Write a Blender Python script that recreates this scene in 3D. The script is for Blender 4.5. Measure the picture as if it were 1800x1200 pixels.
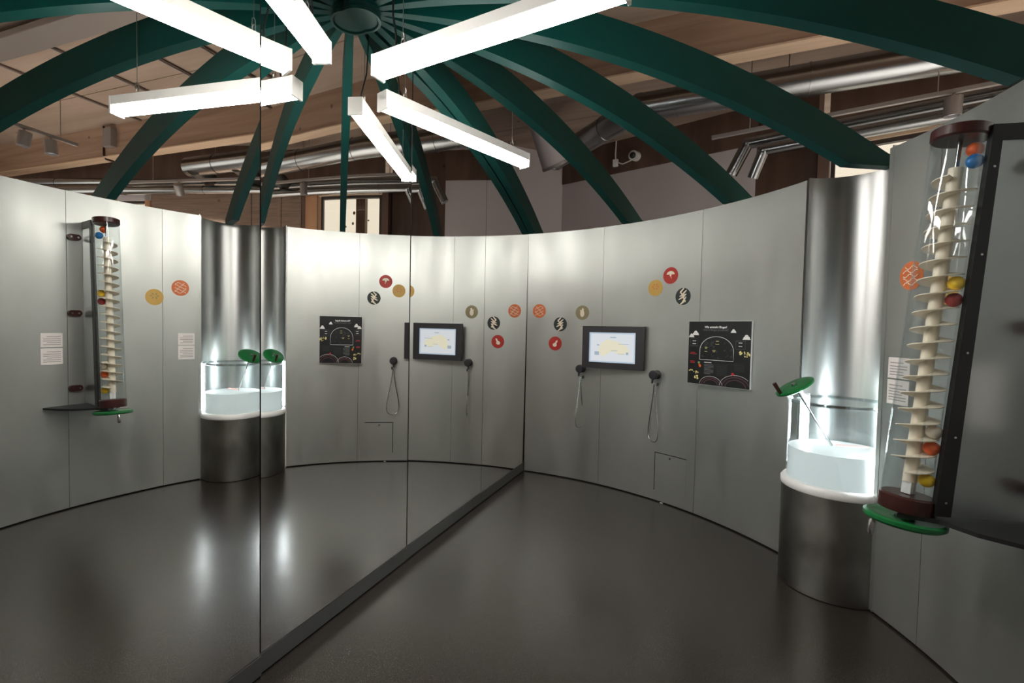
import bpy, bmesh, math, random
from mathutils import Vector, Matrix
random.seed(7)
for o in list(bpy.data.objects): bpy.data.objects.remove(o, do_unlink=True)
SC = bpy.context.scene
COL = SC.collection
PI = math.pi
def rad(a): return math.radians(a)

# ------------------------------------------------------------------ camera
cam_d = bpy.data.cameras.new('camera'); cam = bpy.data.objects.new('camera', cam_d); COL.objects.link(cam)
CAM = Vector((1.5573, -1.8637, 1.3582))
yaw, pitch, roll, FPX = rad(24.3132), rad(-2.3428), rad(0.898), 861.64
fw = Vector((-math.sin(yaw)*math.cos(pitch), math.cos(yaw)*math.cos(pitch), math.sin(pitch)))
rt0 = Vector((math.cos(yaw), math.sin(yaw), 0)); up0 = rt0.cross(fw)
rt = rt0*math.cos(roll)+up0*math.sin(roll); up = up0*math.cos(roll)-rt0*math.sin(roll)
M = Matrix(((rt.x, up.x, -fw.x, CAM.x), (rt.y, up.y, -fw.y, CAM.y), (rt.z, up.z, -fw.z, CAM.z), (0, 0, 0, 1)))
cam.matrix_world = M
cam_d.sensor_fit = 'HORIZONTAL'; cam_d.sensor_width = 36; cam_d.lens = FPX*36/1800
cam_d.shift_x = 46.674/1800; cam_d.shift_y = 10.923/1800
cam_d.clip_start = 0.02; cam_d.clip_end = 100
SC.camera = cam
# ------------------------------------------------------------------ world, exposure
w = bpy.data.worlds.new('world'); SC.world = w; w.use_nodes = True
w.node_tree.nodes['Background'].inputs[0].default_value = (0.9, 0.86, 0.8, 1)
w.node_tree.nodes['Background'].inputs[1].default_value = 0.05
SC.view_settings.view_transform = 'Standard'; SC.view_settings.look = 'None'
SC.view_settings.gamma = 1.0; SC.view_settings.use_curve_mapping = False
SC.view_settings.exposure = 1.1
LAMP_E = 26.0          # pendant diffusers
LED_E = 75.0           # tubes in the niche
def area(name, loc, target, sx, sy, power, col):
    l = bpy.data.lights.new(name, 'AREA'); l.shape = 'RECTANGLE'; l.size = sx; l.size_y = sy; l.energy = power; l.color = col
    o = bpy.data.objects.new(name, l); COL.objects.link(o); o.location = loc
    o.rotation_euler = (Vector(target)-Vector(loc)).to_track_quat('-Z', 'Y').to_euler(); return o
# added fill light for the hall ceiling, set before the made-up window (window_added)
area('hall_fill', (8.9, -0.6, 2.0), (5, 1.0, 3.6), 4.2, 3.0, 45, (1.0, 0.93, 0.84))

# ------------------------------------------------------------------ layout constants (metres)
OX = 0.0581            # centre of the round room (OX, 0)
RR = 2.5               # inner radius of the sheet wall
H = 2.2345             # height of the sheet wall
def pol(th, r, z):
    t = rad(th); return Vector((OX+r*math.sin(t), r*math.cos(t), z))
DC = pol(59.1, 2.512, 0); DR = 0.255   # drum / niche
ZC = 3.9               # hall ceiling

# ------------------------------------------------------------------ materials
def srgb(r, g, b):
    f = lambda c: ((c/255)/12.92 if c/255 <= 0.04045 else ((c/255+0.055)/1.055)**2.4)
    return (f(r), f(g), f(b), 1)
def mat(name, col, rough=0.5, metal=0.0, **kw):
    m = bpy.data.materials.new(name); m.use_nodes = True
    b = m.node_tree.nodes['Principled BSDF']
    b.inputs['Base Color'].default_value = col; b.inputs['Roughness'].default_value = rough; b.inputs['Metallic'].default_value = metal
    for k, v in kw.items(): b.inputs[k.replace('_', ' ')].default_value = v
    return m
def nd(m, t): return m.node_tree.nodes.new(t)
def lk(m, a, b): m.node_tree.links.new(a, b)
def noise_color(m, scale, c1, c2, detail=4, lo=0.35, hi=0.65, stretch=(1, 1, 1), coord='Object'):
    b = m.node_tree.nodes['Principled BSDF']
    tc = nd(m, 'ShaderNodeTexCoord'); mp = nd(m, 'ShaderNodeMapping'); n = nd(m, 'ShaderNodeTexNoise'); r = nd(m, 'ShaderNodeValToRGB')
    mp.inputs['Scale'].default_value = stretch; n.inputs['Scale'].default_value = scale; n.inputs['Detail'].default_value = detail
    r.color_ramp.elements[0].color = c1; r.color_ramp.elements[1].color = c2
    r.color_ramp.elements[0].position = lo; r.color_ramp.elements[1].position = hi
    lk(m, tc.outputs[coord], mp.inputs[0]); lk(m, mp.outputs[0], n.inputs[0]); lk(m, n.outputs[0], r.inputs[0]); lk(m, r.outputs[0], b.inputs['Base Color'])
    return n, r, mp
def noise_rough(m, scale, r1, r2, stretch=(1, 1, 1)):
    b = m.node_tree.nodes['Principled BSDF']
    tc = nd(m, 'ShaderNodeTexCoord'); mp = nd(m, 'ShaderNodeMapping'); n = nd(m, 'ShaderNodeTexNoise'); r = nd(m, 'ShaderNodeMapRange')
    mp.inputs['Scale'].default_value = stretch; n.inputs['Scale'].default_value = scale; n.inputs['Detail'].default_value = 5
    r.inputs['From Min'].default_value = 0.3; r.inputs['From Max'].default_value = 0.7; r.inputs['To Min'].default_value = r1; r.inputs['To Max'].default_value = r2
    lk(m, tc.outputs['Object'], mp.inputs[0]); lk(m, mp.outputs[0], n.inputs[0]); lk(m, n.outputs[0], r.inputs[0]); lk(m, r.outputs[0], b.inputs['Roughness'])
def aniso(m, amount, rot):
    b = m.node_tree.nodes['Principled BSDF']
    b.inputs['Anisotropic'].default_value = amount; b.inputs['Anisotropic Rotation'].default_value = rot
    t = nd(m, 'ShaderNodeTangent'); t.direction_type = 'RADIAL'; t.axis = 'Z'; lk(m, t.outputs[0], b.inputs['Tangent'])
def emit(name, col, strength):
    m = bpy.data.materials.new(name); m.use_nodes = True; nt = m.node_tree; nt.nodes.clear()
    e = nt.nodes.new('ShaderNodeEmission'); o = nt.nodes.new('ShaderNodeOutputMaterial'); e.inputs[0].default_value = col; e.inputs[1].default_value = strength
    nt.links.new(e.outputs[0], o.inputs[0]); return m
def clear(name, tint, edge=0.9, rough=0.02, base=0.035):
    # thin acrylic sheet: transparent body, gloss rising towards grazing view
    m = bpy.data.materials.new(name); m.use_nodes = True; nt = m.node_tree; nt.nodes.clear()
    t = nt.nodes.new('ShaderNodeBsdfTransparent'); g = nt.nodes.new('ShaderNodeBsdfGlossy'); x = nt.nodes.new('ShaderNodeMixShader')
    f = nt.nodes.new('ShaderNodeLayerWeight'); p = nt.nodes.new('ShaderNodeMath'); q = nt.nodes.new('ShaderNodeMath'); o = nt.nodes.new('ShaderNodeOutputMaterial')
    p.operation = 'POWER'; p.inputs[1].default_value = 5.0; q.operation = 'MULTIPLY_ADD'; q.inputs[1].default_value = edge; q.inputs[2].default_value = base
    t.inputs[0].default_value = tint; g.inputs['Roughness'].default_value = rough; f.inputs[0].default_value = 0.5
    nt.links.new(f.outputs['Facing'], p.inputs[0]); nt.links.new(p.outputs[0], q.inputs[0]); nt.links.new(q.outputs[0], x.inputs[0])
    nt.links.new(t.outputs[0], x.inputs[1]); nt.links.new(g.outputs[0], x.inputs[2]); nt.links.new(x.outputs[0], o.inputs[0])
    return m
def wood(name, c1, c2, scale=6, stretch=(0.12, 1, 1), rough=0.6):
    m = mat(name, c1, rough)
    n, r, mp = noise_color(m, scale, c1, c2, 8, 0.3, 0.7, stretch)
    n.inputs['Distortion'].default_value = 0.6
    # scattered knots
    b = m.node_tree.nodes['Principled BSDF']; tc = nd(m, 'ShaderNodeTexCoord'); v = nd(m, 'ShaderNodeTexVoronoi'); cr = nd(m, 'ShaderNodeValToRGB'); mx = nd(m, 'ShaderNodeMix'); mx.data_type = 'RGBA'
    v.inputs['Scale'].default_value = 2.3; cr.color_ramp.elements[0].position = 0.03; cr.color_ramp.elements[1].position = 0.07
    cr.color_ramp.elements[0].color = (1, 1, 1, 1); cr.color_ramp.elements[1].color = (0, 0, 0, 1)
    lk(m, tc.outputs['Object'], v.inputs['Vector']); lk(m, v.outputs['Distance'], cr.inputs[0]); lk(m, cr.outputs[0], mx.inputs[0])
    lk(m, r.outputs[0], mx.inputs[6]); mx.inputs[7].default_value = (c1[0]*0.35, c1[1]*0.3, c1[2]*0.3, 1); lk(m, mx.outputs[2], b.inputs['Base Color'])
    return m
M_ = {}
# galvanised sheet wall
m = mat('galvanised_sheet', srgb(196, 196, 190), 0.42, 0.86)
noise_color(m, 1.1, srgb(176, 180, 176), srgb(204, 206, 202), 6, 0.25, 0.75, (1, 1, 0.45)); noise_rough(m, 3.0, 0.34, 0.46, (2, 2, 0.4)); aniso(m, 0.2, 0.25)
M_['sheet'] = m
m = mat('brushed_steel', srgb(190, 192, 190), 0.36, 1.0); noise_color(m, 6, srgb(170, 173, 172), srgb(200, 201, 199), 4, 0.3, 0.7, (3, 3, 0.05)); aniso(m, 0.75, 0.25); M_['niche'] = m
m = mat('drum_steel', srgb(150, 150, 146), 0.38, 1.0); noise_color(m, 5, srgb(128, 128, 122), srgb(168, 167, 162), 6, 0.3, 0.7, (1, 1, 0.6)); noise_rough(m, 7, 0.3, 0.46); aniso(m, 0.5, 0.25); M_['drum'] = m
M_['mirror'] = mat('mirror_glass', (0.90, 0.90, 0.88, 1), 0.0, 1.0)
M_['mirror_edge'] = mat('mirror_edge', srgb(22, 20, 18), 0.6)
m = mat('grey_plinth', srgb(98, 99, 97), 0.42, 0.4); M_['plinth'] = m
m = mat('dark_lino', srgb(62, 58, 54), 0.24); m.node_tree.nodes['Principled BSDF'].inputs['Specular IOR Level'].default_value = 0.6
n, r, mp = noise_color(m, 260, srgb(43, 38, 34), srgb(86, 78, 70), 2, 0.58, 0.82); noise_rough(m, 0.8, 0.23, 0.27); M_['floor'] = m
M_['black'] = mat('matt_black', srgb(22, 22, 22), 0.5)
M_['gap'] = mat('shadow_gap', srgb(12, 11, 10), 0.8)
M_['rib'] = mat('dark_green_paint', srgb(0, 60, 55), 0.5, Specular_IOR_Level=0.25)
M_['hub'] = mat('hub_green', srgb(22, 70, 64), 0.45)
M_['lampwhite'] = mat('lamp_white', srgb(238, 236, 232), 0.35)
M_['lampglow'] = emit('lamp_diffuser', (1.0, 0.965, 0.92, 1), LAMP_E)
M_['led'] = emit('led_tube', (0.90, 0.97, 1.0, 1), LED_E)
M_['chain'] = mat('zinc_wire', srgb(175, 172, 168), 0.3, 0.9)
M_['cable'] = mat('black_cable', srgb(25, 24, 24), 0.5)
M_['charcoal'] = mat('charcoal_plastic', srgb(44, 43, 46), 0.45)
M_['acrylic'] = clear('clear_acrylic', (0.97, 0.985, 0.985, 1), 0.5, 0.02)
M_['ringacryl'] = clear('ring_acrylic', (0.92, 0.96, 0.96, 1), 0.5, 0.05, 0.22)
M_['tubeacryl'] = clear('tube_acrylic', (0.95, 0.965, 0.965, 1), 0.5, 0.03)
def glowy(name, col, k):
    m = mat(name, col, 0.25); nt = m.node_tree; b = nt.nodes['Principled BSDF']; o = nt.nodes['Material Output']
    t = nt.nodes.new('ShaderNodeBsdfTranslucent'); x = nt.nodes.new('ShaderNodeMixShader'); t.inputs[0].default_value = col; x.inputs[0].default_value = k
    nt.links.new(b.outputs[0], x.inputs[1]); nt.links.new(t.outputs[0], x.inputs[2]); nt.links.new(x.outputs[0], o.inputs[0]); return m
M_['milk'] = glowy('milky_liquid', srgb(236, 238, 238), 0.55)
M_['whiteplastic'] = mat('white_plastic', srgb(240, 240, 238), 0.3)
M_['cream'] = mat('cream_plastic', srgb(236, 224, 204), 0.4)
M_['brown'] = mat('brown_resin', srgb(62, 32, 29), 0.3)
M_['green'] = mat('green_wheel', srgb(20, 104, 52), 0.28)
M_['steel'] = mat('bright_steel', srgb(190, 190, 190), 0.22, 1.0)
M_['polished'] = mat('polished_sheet', srgb(176, 180, 180), 0.32, 1.0)
m = mat('spiral_duct', srgb(160, 164, 166), 0.26, 1.0); M_['duct'] = m
M_['darkduct'] = mat('dark_flexible_duct', srgb(92, 94, 92), 0.5, 0.7)
M_['ceil'] = wood('pale_timber', srgb(178, 160, 146), srgb(152, 134, 120), 5, (0.1, 1.2, 1))
M_['beam'] = wood('glulam_timber', srgb(182, 154, 132), srgb(148, 120, 100), 7, (0.08, 1, 1.6))
M_['batten'] = wood('light_timber', srgb(220, 196, 170), srgb(196, 168, 140), 9, (0.08, 1, 1))
M_['brownwall'] = wood('brown_veneer', srgb(112, 88, 76), srgb(86, 66, 56), 5, (1, 1, 0.15))
M_['jamb'] = wood('pine_jamb', srgb(206, 160, 122), srgb(178, 130, 96), 6, (1, 1, 0.1))
M_['hallfloor'] = mat('pale_bounce_grey', srgb(176, 174, 172), 0.6)  # light tone chosen to throw the spotlights back up
M_['white'] = mat('white_plaster', srgb(206, 200, 202), 0.8)
m = wood('slatted_veneer', srgb(150, 128, 112), srgb(122, 102, 88), 9, (0.2, 1, 6)); M_['slat'] = m
M_['trackgrey'] = mat('track_grey', srgb(150, 146, 144), 0.4, 0.4)
M_['frame'] = mat('dark_window_frame', srgb(58, 50, 46), 0.4)
M_['glass'] = clear('window_glass', (0.96, 0.97, 0.96, 1), 0.6)
M_['roomglow'] = emit('glowing_room_wall', (1.0, 0.86, 0.70, 1), 0.50)  # wall that glows by itself in place of room lamps
M_['paper'] = mat('white_card', srgb(232, 226, 222), 0.6)
M_['ink'] = mat('grey_ink', srgb(150, 146, 144), 0.7)
M_['board'] = mat('black_print', srgb(20, 23, 24), 0.35)
M_['screen'] = emit('screen_pale_blue', (0.66, 0.78, 0.92, 1), 0.33)
def flat(name, r, g, b): return mat(name, srgb(r, g, b), 0.5)
for nm, c in dict(red=(178, 42, 32), orange=(214, 112, 58), ochre=(200, 160, 78), olive=(140, 130, 96), leafdark=(28, 42, 38), palecream=(236, 222, 200), printwhite=(235, 235, 232), printgrey=(108, 110, 110), printdark=(52, 56, 58), pinkline=(150, 90, 100), printred=(200, 40, 50), yellowprint=(226, 214, 140), greenprint=(120, 160, 90), blade=(222, 168, 164), blueball=(0, 104, 170), orangeball=(232, 96, 30), yellowball=(240, 196, 10), redball=(150, 24, 20), whiteball=(226, 214, 196)).items():
    M_[nm] = flat('paint_'+nm, *c)
M_['screenyellow'] = emit('screen_yellow', (0.97, 0.92, 0.70, 1), 0.36)
M_['screenwhite'] = emit('screen_white', (0.88, 0.92, 0.97, 1), 0.36)
M_['screenblue'] = emit('screen_blue', (0.55, 0.68, 0.78, 1), 0.30)

# ------------------------------------------------------------------ mesh helpers
class MB:
    def __init__(s): s.v = []; s.f = []
    def add(s, vs, fs):
        n = len(s.v); s.v += [tuple(v) for v in vs]; s.f += [tuple(i+n for i in f) for f in fs]; return s
    def box(s, c, size, rz=0.0, M3=None):
        x, y, z = [a/2 for a in size]; R = M3 if M3 is not None else Matrix.Rotation(rz, 3, 'Z')
        vs = [Vector(c)+R @ Vector((sx*x, sy*y, sz*z)) for sx in (-1, 1) for sy in (-1, 1) for sz in (-1, 1)]
        return s.add(vs, [(0, 1, 3, 2), (4, 6, 7, 5), (0, 4, 5, 1), (2, 3, 7, 6), (0, 2, 6, 4), (1, 5, 7, 3)])
    def cyl(s, p0, p1, r, n=20, r1=None, cap=True):
        p0, p1 = Vector(p0), Vector(p1); r1 = r if r1 is None else r1
        d = (p1-p0).normalized(); a = d.orthogonal().normalized(); b = d.cross(a)
        vs = []
        for p, q in ((p0, r), (p1, r1)):
            for i in range(n):
                t = 2*PI*i/n; vs.append(p+(a*math.cos(t)+b*math.sin(t))*q)
        fs = [(i, (i+1) % n, n+(i+1) % n, n+i) for i in range(n)]
        if cap: fs += [tuple(range(n))[::-1], tuple(range(n, 2*n))]
        return s.add(vs, fs)
    def tube(s, pts, r, n=8, closed=False, cap=True):
        pts = [Vector(p) for p in pts]; m = len(pts); vs = []; prev = None
        for i, p in enumerate(pts):
            if closed: d = pts[(i+1) % m]-pts[i-1]
            else: d = pts[min(i+1, m-1)]-pts[max(i-1, 0)]
            d.normalize()
            a = d.orthogonal().normalized() if prev is None else (prev-d*prev.dot(d)).normalized()
            prev = a; b = d.cross(a)
            for k in range(n):
                t = 2*PI*k/n; vs.append(p+(a*math.cos(t)+b*math.sin(t))*r)
        fs = []
        for i in range(m if closed else m-1):
            j = (i+1) % m
            for k in range(n): fs.append((i*n+k, i*n+(k+1) % n, j*n+(k+1) % n, j*n+k))
        if cap and not closed: fs += [tuple(range(n))[::-1], tuple(range((m-1)*n, m*n))]
        return s.add(vs, fs)
    def prism(s, poly, z0, z1):
        n = len(poly); vs = [(x, y, z0) for x, y in poly]+[(x, y, z1) for x, y in poly]
        return s.add(vs, [tuple(range(n))[::-1], tuple(range(n, 2*n))]+[(i, (i+1) % n, n+(i+1) % n, n+i) for i in range(n)])
    def lathe(s, prof, c, n=32, axis=Vector((0, 0, 1))):
        # prof: (r, h) pairs along the axis, starting at c
        a = axis.orthogonal().normalized(); b = axis.cross(a); vs = []
        for r, h in prof:
            for i in range(n):
                t = 2*PI*i/n; vs.append(Vector(c)+axis*h+(a*math.cos(t)+b*math.sin(t))*r)
        fs = []
        for j in range(len(prof)-1):
            for i in range(n): fs.append((j*n+i, j*n+(i+1) % n, (j+1)*n+(i+1) % n, (j+1)*n+i))
        return s.add(vs, fs)
    def sphere(s, c, r, nu=20, nv=12, sq=1.0):
        vs = [Vector(c)+Vector((0, 0, -r*sq))]
        for j in range(1, nv):
            p = -PI/2+PI*j/nv
            for i in range(nu):
                t = 2*PI*i/nu; vs.append(Vector(c)+Vector((r*math.cos(p)*math.cos(t), r*math.cos(p)*math.sin(t), r*sq*math.sin(p))))
        vs.append(Vector(c)+Vector((0, 0, r*sq))); k = len(vs)-1; fs = []
        for i in range(nu):
            fs.append((0, 1+(i+1) % nu, 1+i)); fs.append((k, k-nu+i, k-nu+(i+1) % nu))
            for j in range(nv-2): a = 1+j*nu; fs.append((a+i, a+(i+1) % nu, a+nu+(i+1) % nu, a+nu+i))
        return s.add(vs, fs)
    def arc(s, t0, t1, r0, r1, z0, z1, n=None, c=(OX, 0)):
        # curved slab between angles (degrees from +Y) and radii
        n = n or max(2, int(abs(t1-t0)/1.0)); vs = []
        for i in range(n+1):
            t = rad(t0+(t1-t0)*i/n); sx, cy = math.sin(t), math.cos(t)
            for r in (r0, r1):
                for z in (z0, z1): vs.append((c[0]+r*sx, c[1]+r*cy, z))
        fs = [(0, 1, 3, 2), (4*n, 4*n+2, 4*n+3, 4*n+1)]
        for i in range(n):
            a = 4*i; b = a+4
            fs += [(a, b, b+1, a+1), (a+2, a+3, b+3, b+2), (a, a+2, b+2, b), (a+1, b+1, b+3, a+3)]
        return s.add(vs, fs)
    def build(s, name, mt, parent=None, smooth=None, bevel=0.0):
        me = bpy.data.meshes.new(name); me.from_pydata(s.v, [], s.f)
        bm = bmesh.new(); bm.from_mesh(me); bmesh.ops.recalc_face_normals(bm, faces=bm.faces)
        if bevel > 0:
            es = [e for e in bm.edges if len(e.link_faces) == 2 and e.calc_face_angle(0) > 0.6]
            bmesh.ops.bevel(bm, geom=es, offset=bevel, segments=2, affect='EDGES', profile=0.5)
        bm.to_mesh(me); bm.free()
        if smooth:
            me.shade_smooth(); me.set_sharp_from_angle(angle=rad(smooth))
        return link(name, me, mt, parent)
def link(name, me, mt, parent=None):
    o = bpy.data.objects.new(name, me); COL.objects.link(o)
    if mt is not None and not me.materials: me.materials.append(M_[mt] if isinstance(mt, str) else mt)
    if parent is not None:
        o.parent = parent; o.matrix_parent_inverse = parent_inv(parent)
    return o
def parent_inv(p):
    m = p.matrix_basis.copy()
    if p.parent is not None: m = p.parent.matrix_basis @ p.matrix_parent_inverse @ m
    return m.inverted()
def thing(name, label, cat, loc=(0, 0, 0), group=None):
    o = bpy.data.objects.new(name, None); o.empty_display_size = 0.05; COL.objects.link(o); o.location = loc
    return tag(o, label, cat, group)
def tag(o, label, cat, group=None):
    o['label'] = label; o['category'] = cat
    if group: o['group'] = group
    return o
def struct(o, label=None):
    o['kind'] = 'structure'
    if label: o['label'] = label
    return o
def text_mesh(txt, size, bold=0.0):
    cu = bpy.data.curves.new('txt', 'FONT'); cu.body = txt; cu.size = size; cu.align_x = 'CENTER'; cu.offset = bold; cu.resolution_u = 3
    o = bpy.data.objects.new('txt', cu); COL.objects.link(o)
    me = bpy.data.meshes.new_from_object(o.evaluated_get(bpy.context.evaluated_depsgraph_get()))
    bpy.data.objects.remove(o, do_unlink=True); return me

# ================================================================== STRUCTURE
# floor
fl = MB().lathe([(0, 0.0), (RR+0.07, 0.0), (RR+0.07, -0.06), (0, -0.06)], (OX, 0, 0), 96).build('floor', 'floor'); struct(fl, 'dark glossy speckled lino floor')

struct(MB().box((2.5, 0.5, -0.065), (17, 14, 0.1)).build('floor_hall', 'hallfloor'), 'light grey hall floor outside the round room, toned to bounce light up')  # unseen hall floor kept pale so it bounces light onto the ceiling
# curved sheet wall: dark frame behind, one part for every sheet
bounds = [(-1.1, 15.5), (15.5, 35.3), (35.3, 53.0), (64.85, 71.2), (71.2, 85.2), (85.2, 99.5), (99.5, 113.5), (113.5, 121), (163, 178.9)]
bk = MB()
for a, b in ((-1.1, 52.8), (65.0, 121), (163, 178.9)):
    bk.arc(a, b, RR+0.012, RR+0.06, 0.0, H-0.02)
wc = bk.build('wall_curved', 'gap', smooth=30); struct(wc, 'curved wall of satin galvanised metal sheets')
for a, b in bounds:
    g = 0.03
    MB().arc(a+g, b-g, RR, RR+0.010, 0.010, H, n=int((b-a)*1.2)+2).build('wall_sheet', 'sheet', wc, smooth=30)
# flanges at the niche and the steel liner
MB().arc(52.4, 53.03, RR-0.002, RR+0.055, 0.010, H, 2).build('edge_flange', 'sheet', wc)
MB().arc(64.78, 65.3, RR-0.002, RR+0.055, 0.010, H, 2).build('edge_flange', 'sheet', wc)
e1 = pol(53.0, RR+0.005, 0)-DC; e2 = pol(64.85, RR+0.005, 0)-DC
a1 = math.degrees(math.atan2(e1.x, e1.y)); a2 = math.degrees(math.atan2(e2.x, e2.y))
if a2 < a1: a2 += 360
MB().arc(a1, a2, DR, DR+0.006, 0.0, H+0.012, 64, (DC.x, DC.y)).build('niche_liner', 'niche', wc, smooth=30)

# mirror wall: four mirror sheets, each set at its own slight angle, arched under the first rib
def zlow(r):
    r = min(abs(r), 2.75); return 2.80-0.565*(r/2.5)**2.15
seams = [2.52, 1.536, 0.501, -0.537, -1.562, -2.52]
myaw = [0.0, 0.4122, 1.2090, 1.7358, 1.7358]
TILT = rad(0.2819)
mx = [0.0]
for i in range(5): mx.append(mx[-1]-math.tan(rad(myaw[i]))*(seams[i+1]-seams[i]))
PZ = 0.0825
bk = MB()
mirror_pts = []
def mpt(i, y, z):   # point on sheet i; the middle sheet bows a little towards its near end
    x = mx[i]-math.tan(rad(myaw[i]))*(y-seams[i])
    if i == 2 and y < 0.05: u = 0.05-y; x -= math.tan(rad(1.75))*u*u/(2*0.587)
    if i == 1 and y < 1.1: u = 1.1-y; x -= math.tan(rad(0.5))*u*u/(2*0.6)
    return Vector((x+math.tan(TILT)*z, y, z))
back = MB()
for i in range(5):
    y0, y1 = seams[i+1], seams[i]
    ys = [y0+(y1-y0)*k/40 for k in range(41)]
    vs = [mpt(i, y, -0.01)+Vector((-0.016, 0, 0)) for y in ys]+[mpt(i, y, zlow(y)+0.10)+Vector((-0.016, 0, 0)) for y in ys]
    vs += [v+Vector((-0.02, 0, 0)) for v in vs]
    fs = []
    for k in range(40): fs += [(k, k+1, 42+k, 41+k), (82+k, 123+k, 124+k, 83+k), (41+k, 42+k, 124+k, 123+k)]
    back.add(vs, fs)
wm = back.build('wall_mirror', 'gap'); struct(wm, 'flat mirror wall of tall mirror sheets under the half dome')
for i in range(5):
    y0, y1 = seams[i+1]+(0.003 if i == 0 else 0.007), seams[i]-(0.003 if i == 1 else 0.007)
    ys = [y0+(y1-y0)*k/40 for k in range(41)]
    front = [mpt(i, y, PZ+0.004) for y in ys]+[mpt(i, y, zlow(y)+0.09) for y in ys]
    vs = front+[v+Vector((-0.008, 0, 0)) for v in front]
    fs = []
    for k in range(40): fs += [(k, k+1, 42+k, 41+k), (82+k, 123+k, 124+k, 83+k), (41+k, 42+k, 124+k, 123+k), (k, 82+k, 83+k, k+1)]
    fs += [(0, 41, 123, 82), (40, 122, 163, 81)]
    b = MB(); b.add(vs, fs); o = b.build('mirror_sheet', 'mirror', wm, smooth=20)
    o.data.materials.append(M_['mirror_edge'])
    for p in o.data.polygons:
        if abs(p.normal.x) < 0.7: p.material_index = 1
pl = None
for i in range(5):
    y0, y1 = seams[i+1]+0.001, seams[i]-0.001
    b = MB()
    p = [mpt(i, y0, 0), mpt(i, y1, 0)]
    vs = []
    for q in p:
        for dx in (0.004, -0.015):
            for z in (0.008, PZ): vs.append((q.x+dx, q.y, z))
    b.add(vs, [(0, 1, 3, 2), (4, 6, 7, 5), (0, 4, 5, 1), (2, 3, 7, 6), (0, 2, 6, 4), (1, 5, 7, 3)])
    if pl is None: pl = struct(b.build('baseboard_mirror', 'plinth'), 'grey metal plinth running under the mirror')
    else: b.build('plinth_length', 'plinth', pl)

# hall: ceiling of timber sheets, walls, beam
ce = struct(MB().box((2.5, 0.5, ZC+0.08), (17, 14, 0.1)).build('ceiling', 'gap'), 'pale timber hall ceiling')
for k in range(12):
    MB().box((2.5, -6.0+1.17*k+0.15, ZC+0.015), (16.6, 1.16, 0.03)).build('ceiling_sheet', 'ceil', ce)
def seg_wall(name, p, q, z0, z1, mt, th=0.12, side=1, parent=None):
    p, q = Vector((*p, 0)), Vector((*q, 0)); d = (q-p).normalized(); n = Vector((-d.y, d.x, 0))*side
    b = MB(); poly = [p, q, q+n*th, p+n*th]; b.prism([(v.x, v.y) for v in poly], z0, z1); return b.build(name, mt, parent)
W = lambda x: (x, 4.05-0.26*(x-2.6))          # line of the timber and window wall
struct(seg_wall('wall_white', (-0.45, 5.235), (2.0, 4.5), 0, 3.47, 'white'), 'white plastered wall beyond the round room')
struct(seg_wall('wall_white_return', (-2.4, 3.0), (-0.45, 5.235), 0, ZC, 'white'), 'tall white plastered wall standing behind the mirror end')
struct(seg_wall('trim_1', (-0.45, 5.22), (2.0, 4.485), 3.47, ZC, 'brownwall', 0.2), 'brown timber fascia above the white wall')
ww = struct(seg_wall('wall_timber', (2.0, 4.5), (2.53, 4.19), 0, ZC, 'brownwall'), 'brown timber wall with window openings')
seg_wall('veneer_panel', W(4.03), W(4.40), 0, 3.4, 'slat', 0.06, 1, ww)
seg_wall('veneer_panel', W(4.42), W(5.95), 0, 3.4, 'slat', 0.06, 1, ww)
seg_wall('veneer_panel', W(6.55), W(8.2), 0, 3.4, 'beam', 0.06, 1, ww)
seg_wall('upper_panel', W(2.6), W(9.2), 3.42, ZC, 'brownwall', 0.1, 1, ww)
seg_wall('upper_panel', W(3.92), W(4.02), 0, 3.42, 'brownwall', 0.08, 1, ww)
for x, mt, wd in ((2.56, 'brownwall', 0.09), (3.83, 'jamb', 0.22), (6.0, 'jamb', 0.08), (6.52, 'jamb', 0.08), (8.26, 'brownwall', 0.16)):
    a, b = W(x-wd/2), W(x+wd/2); seg_wall('timber_post', (a[0], a[1]-0.01), (b[0], b[1]-0.01), 0, 3.45, mt, 0.2, 1, ww)
def window(name, x0, x1, z1, lab):
    a, b = W(x0), W(x1); y = 0.08
    f = MB()
    for (p, q, za, zb) in ((x0, x0+0.035, 0.9, z1), (x1-0.035, x1, 0.9, z1), (x0, x1, z1-0.04, z1)):
        pa, qa = W(p), W(q); d = Vector((qa[0]-pa[0], qa[1]-pa[1], 0)).normalized(); n = Vector((-d.y, d.x, 0))
        poly = [Vector((*pa, 0))+n*0.03, Vector((*qa, 0))+n*0.03, Vector((*qa, 0))+n*0.09, Vector((*pa, 0))+n*0.09]
        f.prism([(v.x, v.y) for v in poly], za, zb)
    o = struct(f.build(name, 'frame'), lab)
    pa, qa = W(x0+0.03), W(x1-0.03); seg_wall('pane', (pa[0], pa[1]+0.06), (qa[0], qa[1]+0.06), 0.9, z1-0.03, 'glass', 0.006, 1, o)
    return o
window('window_1', 2.62, 3.665, 3.2, 'dark framed hall window onto a bright room with dotted wall')
window('window_2', 6.02, 6.50, 3.12, 'narrow hall window onto a white room')
# header boards over the windows
seg_wall('window_header', (W(2.6)[0], W(2.6)[1]-0.01), (W(3.7)[0], W(3.7)[1]-0.01), 3.2, 3.42, 'batten', 0.12, 1, ww)
seg_wall('window_header', (W(5.95)[0], W(5.95)[1]-0.01), (W(6.55)[0], W(6.55)[1]-0.01), 3.12, 3.42, 'white', 0.12, 1, ww)
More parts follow.
